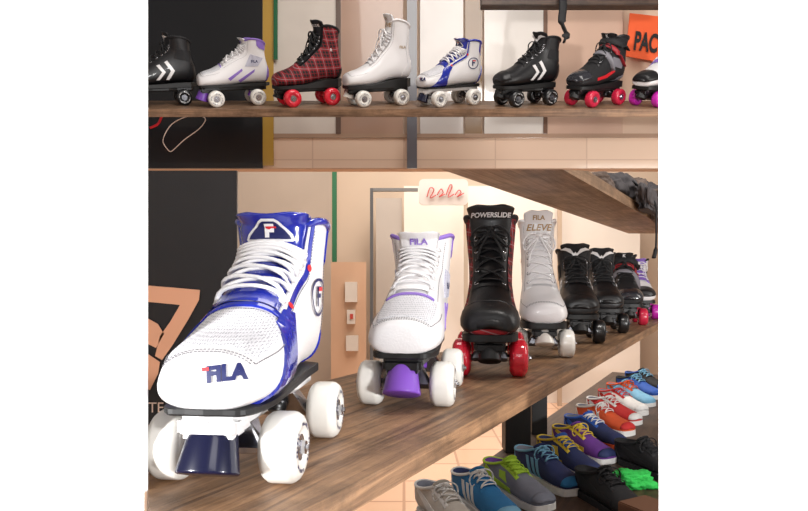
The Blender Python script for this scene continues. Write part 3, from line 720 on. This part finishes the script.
postat(334.5,5.8,.04,0,2.6,mat('green_paint',(36,104,70),.5),'pole','thin green painted steel pole')
bk(370,373,188,None,5.2,(90,92,96),'window_frame','dark grey window upright','frame',.05)
bk(373,418,188,191,5.2,(120,120,120),'window_frame','dark grey window rail','frame',.05)
bk(376,402,198,None,5.9,(190,180,170),'wall_panel','grey wall panel','wall panel')
bk(404,640,186,None,5.85,(246,236,224),'wall_panel','bright cream wall panel behind glass','wall panel')
bk(558,562,186,None,5.7,(200,176,152),'window_frame','beige window upright post','frame')
bk(464,468,186,None,5.6,(190,172,152),'door_frame','beige door frame upright','frame')
Ys=4.6; pts=[]
for cx,cy,a0 in ((463,183,-90),(463,201,0),(424,201,90),(424,183,180)):
    for k in range(6):
        a=math.radians(a0+k*18); pts.append((cx+5*math.cos(a),cy+4*math.sin(a)))
bm=bmesh.new(); f1=[bm.verts.new((wx(a,Ys),Ys,wz(b,Ys))) for a,b in pts]; f2=[bm.verts.new((wx(a,Ys),Ys+.02,wz(b,Ys))) for a,b in pts]
bm.faces.new(f1); bm.faces.new(f2)
for i in range(len(pts)): bm.faces.new((f1[i],f1[(i+1)%len(pts)],f2[(i+1)%len(pts)],f2[i]))
s2=single('sign',frombm(bm,'sign',mat('sign_board',(214,208,204),.6)),'pale rounded sign with slanted red script','sign')
rr=mat('sign_red',(196,76,74),.5)
for k,PP in enumerate(([(427,197),(430,188),(434,190),(430,198),(436,195)],[(437,195),(441,189),(443,193),(439,197),(445,194)],[(446,195),(450,185),(452,187),(448,197),(454,194)],[(455,195),(459,190),(461,193),(457,197),(464,193)])):
    flatcurve([tuple(p)[:2] for p in smoothpts([Vector((a,b,0)) for a,b in PP],5)],.0040,4.585,rr,'sign_script','slanted red script stroke',s2)
def shelfbox(name,a0,a1,d0,d1,z0,z1,m,label,bev=.003):
    return single(name,bevelbox(name,a0,a1,-d1,-d0,z0,z1,m,bev),label,'shelf',RS)
shelfbox('shoe_rack_board',.9,4.3,-.78,-.14,ZR-.03,ZR,W3,'dark wooden low shoe rack board')
SSC=.97
def sneaker_tpl(body,side_c,sole,lace,lin_,tongue,toe=None,var=0):
    E=[]; th=.012 if var else .015; up=Matrix.Scale(SSC,4)@Matrix.Translation((0,0,th))
    B=Boot(LO)
    E.append(('boot','upper',B.shell(body,3,28,'upper'),None,up,None))
    E.append(('lin','lining',B.lining(lin_,28),'boot',ID,None))
    V,Fc=tube([B.P(B.n,2*math.pi*j/28) for j in range(28)],.0040,8,1,True)
    E.append(('collar','collar',newmesh('collar',V,Fc,side_c,True),'boot',ID,None))
    E.append(('tongue','tongue',tongue_mesh(B,4.3,.5,.014,tongue,-.004),None,up,None))
    E.append(('sole','sole',sole_mesh(B,sole,th,.007,1.05,1.9,-.146),None,up,None))
    E.append(('lace','lace',lace_mesh(B,4.4,9,6,.62,lace,.0026,.006,bow=(var!=1)),None,up,None))
    st=[[[(-.034,.006),(-.020,.006),(.008,.056),(-.004,.056)],[(-.008,.006),(.006,.006),(.032,.058),(.020,.058)],[(.020,.006),(.034,.006),(.056,.060),(.044,.060)]],
        [[(-.03,.01),(.06,.016),(.11,.048),(.10,.060),(.05,.032),(-.03,.024)],[(-.01,.034),(.03,.041),(.034,.060),(.008,.060)]],
        [[(-.06,.016),(.02,.016),(.10,.052),(.094,.062),(.01,.036),(-.06,.030)]]][var]
    for s in (-1,1):
        E.append(('st%d'%s,'side_stripe',side(B,lambda:poly_bm(st),s,.0018,side_c,'side_stripe',step=.012),'boot',ID,None))
        E.append(('hp%d'%s,'heel_panel',side(B,lambda:poly_bm([[(.10,.004),(.15,.004),(.148,.066),(.125,.058)]]),s,.0018,side_c,'heel_panel',step=.012),'boot',ID,None))
        f0=(lambda u,s=s: s*.46); f1=(lambda u,s=s: s*.85)
        E.append(('ey%d'%s,'eyestay',B.patch(4.0,9.6,f0,f1,.0014,side_c if var else body,'eyestay',14,6),'boot',ID,None))
    if toe: E.append(('toe','toe_cap',B.patch(.0,1.6,-1.7,1.7,.0014,toe,'toe_cap',8,10,tip=True),'boot',ID,None))
    return E
def cm(n,c,r=.75): return mat('shoe_'+n,c,r,bump=.5,bscale=300,vary=.3,vs=40)
S={'beige':cm('beige',(214,206,196)),'teal':cm('teal',(44,124,182)),'lime':cm('lime',(182,222,64)),'grey':cm('grey',(128,132,146)),'navy':cm('navy',(38,50,98)),
'yellow':cm('yellow',(228,196,62)),'purple':cm('purple',(112,58,152)),'orange':cm('orange',(228,90,42)),'red':cm('red',(208,44,44)),
'white':cm('white',(240,238,235)),'blue':cm('blue',(46,92,182)),'black':cm('black',(24,24,28)),'green':cm('green',(44,195,80)),'sky':cm('sky',(130,188,220)),'brown':cm('brown',(140,110,90))}
rows=[('beige','white','white','white','grey','beige',None,'pale grey low sneaker with white stripes',2,446,526),
('teal','white','white','white','navy','teal','sky','teal blue sneaker with white stripes',0,482,511),
('grey','lime','white','lime','purple','lime','grey','grey sneaker with lime green trim',1,515,496),
('navy','sky','white','sky','grey','navy','teal','navy sneaker with pale blue stripes',0,545,482),
('navy','yellow','white','yellow','navy','blue',None,'navy sneaker with yellow trim',1,566,468),
('purple','yellow','white','yellow','navy','purple','navy','purple sneaker with yellow stripe',2,581,454),
('navy','blue','orange','white','grey','blue',None,'navy sneaker with blue trim and orange sole',1,593,441),
('orange','beige','white','white','grey','red','red','orange and red sneaker with beige stripes',0,603,429),
('red','white','white','white','grey','red','white','red and white sneaker with white soles',1,612,419),
('white','red','white','red','grey','sky','white','white sneaker with red trim',1,621,410),
('sky','orange','white','orange','grey','sky',None,'pale blue sneaker with orange trim',2,629,402),
('blue','black','white','sky','black','black','blue','blue and black sneaker',0,637,395),
('black','blue','black','sky','black','black','blue','black sneaker with blue stripes',0,645,389)]
for i,r in enumerate(rows):
    E=sneaker_tpl(S[r[0]],S[r[1]],S[r[2]],S[r[3]],S[r[4]],S[r[5]],S[r[6]] if r[6] else None,r[8])
    Yd=HR*F/(r[10]-HOR); 
    instance(E,Matrix.Translation((wx(r[9],Yd),Yd,ZR))@Matrix.Rotation(math.radians(28+random.uniform(-4,4)),4,'Z'),'sneaker',r[7]+', low rack','sneaker','sneakers on the low rack')
EB=sneaker_tpl(S['black'],S['black'],S['black'],S['black'],S['black'],S['black'],None,2)
for E,px,py,rz,lb in ((EB,610,508,20,'plain black low sneaker'),(EB,649,472,26,'plain black low sneaker')):
    Yd=HR*F/(py-HOR)
    instance(E,Matrix.Translation((wx(px,Yd),Yd,ZR))@Matrix.Rotation(math.radians(rz),4,'Z'),'sneaker',lb+', near rack edge','sneaker','sneakers on the low rack')
def lumpy(sx,sy,sz,seed,ex=.8,a1=.16,a2=.10):
    bm=bmesh.new(); bmesh.ops.create_icosphere(bm,subdivisions=5,radius=1)
    for v in bm.verts:
        c=v.co.copy()
        p=Vector([math.copysign(abs(t)**ex,t) for t in c])
        n=noise.noise(c*1.8+Vector((seed,0,0)))*a1*1.4+abs(noise.noise(c*4+Vector((seed,3,0))))*a2*1.6+abs(noise.noise(c*9+Vector((seed,7,0))))*a2*.5
        p*= (1+n-.08); v.co=Vector((p.x*sx,p.y*sy,max(p.z,-.7)*sz+.7*sz))
    return bm
Yd=HR*F/(486-HOR)
single('cloth_bag',frombm(lumpy(.058,.045,.026,21,.8,.3,.2),'cloth_bag',S['green'],True),'bright green crumpled cloth bag on the low rack','cloth bag',Matrix.Translation((wx(631,Yd),Yd,ZR)))
def bag(a,d,z,sx,sy,sz,m,label,seed,flap=0,hang=0):
    me=frombm(lumpy(sx,sy,sz,seed),'bag_body',m,True)
    root=bpy.data.objects.new('backpack',None); COL.objects.link(root); root.matrix_world=Matrix.Translation(ad(a,d,z+.001))@RS
    root['label']=label; root['category']='bag'
    o=bpy.data.objects.new('bag_body',me); COL.objects.link(o); o.parent=root
    if flap:
        bm=lumpy(sx*1.05,.018,flap,seed+30,.7,.35,.2)
        o=bpy.data.objects.new('bag_flap',frombm(bm,'bag_flap',m,True)); COL.objects.link(o); o.parent=root; o.location=(0,-.100,-flap*.75+.004)
        o['label']='fabric flap draped over the plank edge'
    if hang:
        V,Fc=tube(smoothpts([Vector((-.02,-sy*.9,sz*1.2)),Vector((.0,-.118,.0)),Vector((.01,-.122,-.06)),Vector((.02,-.120,-hang*.8)),Vector((-.01,-.118,-hang))]),.006,8,.5)
        o=bpy.data.objects.new('strap',newmesh('strap',V,Fc,BLACKM,True)); COL.objects.link(o); o.parent=root
G1=mat('dark_grey_nylon',(70,66,68),.75,bump=.5,bscale=40); G2=mat('brown_grey_nylon',(100,86,78),.8,bump=.5,bscale=40)
bag(1.70,-.37,zu+.026,.12,.065,.030,G2,'brownish grey crumpled fabric bag on the plank shelf',3)
bag(1.98,-.36,zu+.026,.12,.068,.052,G1,'dark grey crumpled fabric bag on the plank shelf',1,.040,.16)
bag(2.28,-.36,zu+.026,.13,.07,.072,G2,'brownish grey soft backpack on the plank shelf',5,.050)
bag(2.62,-.36,zu+.026,.14,.07,.090,G1,'dark grey soft bag on the plank shelf',9,.05,.2)
Yd=HR*F/(534-HOR)
single('cardboard_box',bevelbox('cardboard_box',-.05,.05,-.09,.09,0,.06,mat('brown_card',(110,74,52),.8,vary=.15),.003),'brown shoe box on the low rack','box',Matrix.Translation((wx(661,Yd),Yd,ZR))@Matrix.Rotation(.5,4,'Z'))
# ---------------------------------------------------------------- light
w=bpy.data.worlds.new('w'); sc.world=w; w.use_nodes=True
bg=w.node_tree.nodes['Background']; bg.inputs[0].default_value=(1,.94,.89,1); bg.inputs[1].default_value=.27
def area(loc,tgt,size,power,c=(1,.95,.90)):
    l=bpy.data.lights.new('lamp','AREA'); l.size=size; l.energy=power; l.color=c
    o=bpy.data.objects.new('key_fill_lamp',l); COL.objects.link(o); o.location=loc  # overhead key lamp and the added fill lamps share this name
    o.rotation_euler=(Vector(tgt)-Vector(loc)).to_track_quat('-Z','Y').to_euler()
area((.55,.75,2.6),(.0,.9,.9),.35,13)
area((.05,-.35,1.62),(.45,1.7,1.15),.4,1.6,(1,.98,.98))  # added fill lamp near the camera, lights the skates on the long shelf
area((.2,1.5,2.9),(.2,2.8,1.7),1.0,18)  # added lamp out of view, brightens the bulkhead wall
area((.5,4.2,3.2),(.6,5.2,0),2.0,125,(1,.91,.82))  # added lamp out of view, brightens the shop backdrop
area((1.7,1.3,1.7),(.9,2.6,.5),.8,13)
def spot(loc,tgt,p,ang,name='wall_fill_spot',bl=.3,rad=.1):
    l=bpy.data.lights.new('spot','SPOT'); l.energy=p; l.spot_size=math.radians(ang); l.spot_blend=bl; l.shadow_soft_size=rad
    o=bpy.data.objects.new(name,l); COL.objects.link(o); o.location=loc
    o.rotation_euler=(Vector(tgt)-Vector(loc)).to_track_quat('-Z','Y').to_euler()
spot((-1.2,-.4,1.15),(-.66,.80,1.15),190,72)  # added unseen spot, lifts the left partition to white
spot((1.3,-.9,1.15),(.74,.60,1.15),210,60)  # added unseen spot, lifts the right partition to white
spot((.08,-.1,1.38),(.52,1.85,1.17),44,22,'shelf_fill_spot',.8,.08)  # added narrow fill spot for the skates shadowed by the plank
cam=bpy.data.cameras.new('cam'); cam.sensor_width=36; cam.lens=36*F/808; cam.shift_y=(HOR-255.5)/808; cam.clip_start=.02
co=bpy.data.objects.new('camera',cam); COL.objects.link(co); co.location=(0,0,CZ); co.rotation_euler=(math.pi/2,0,0)
sc.camera=co
sc.view_settings.view_transform='Standard'
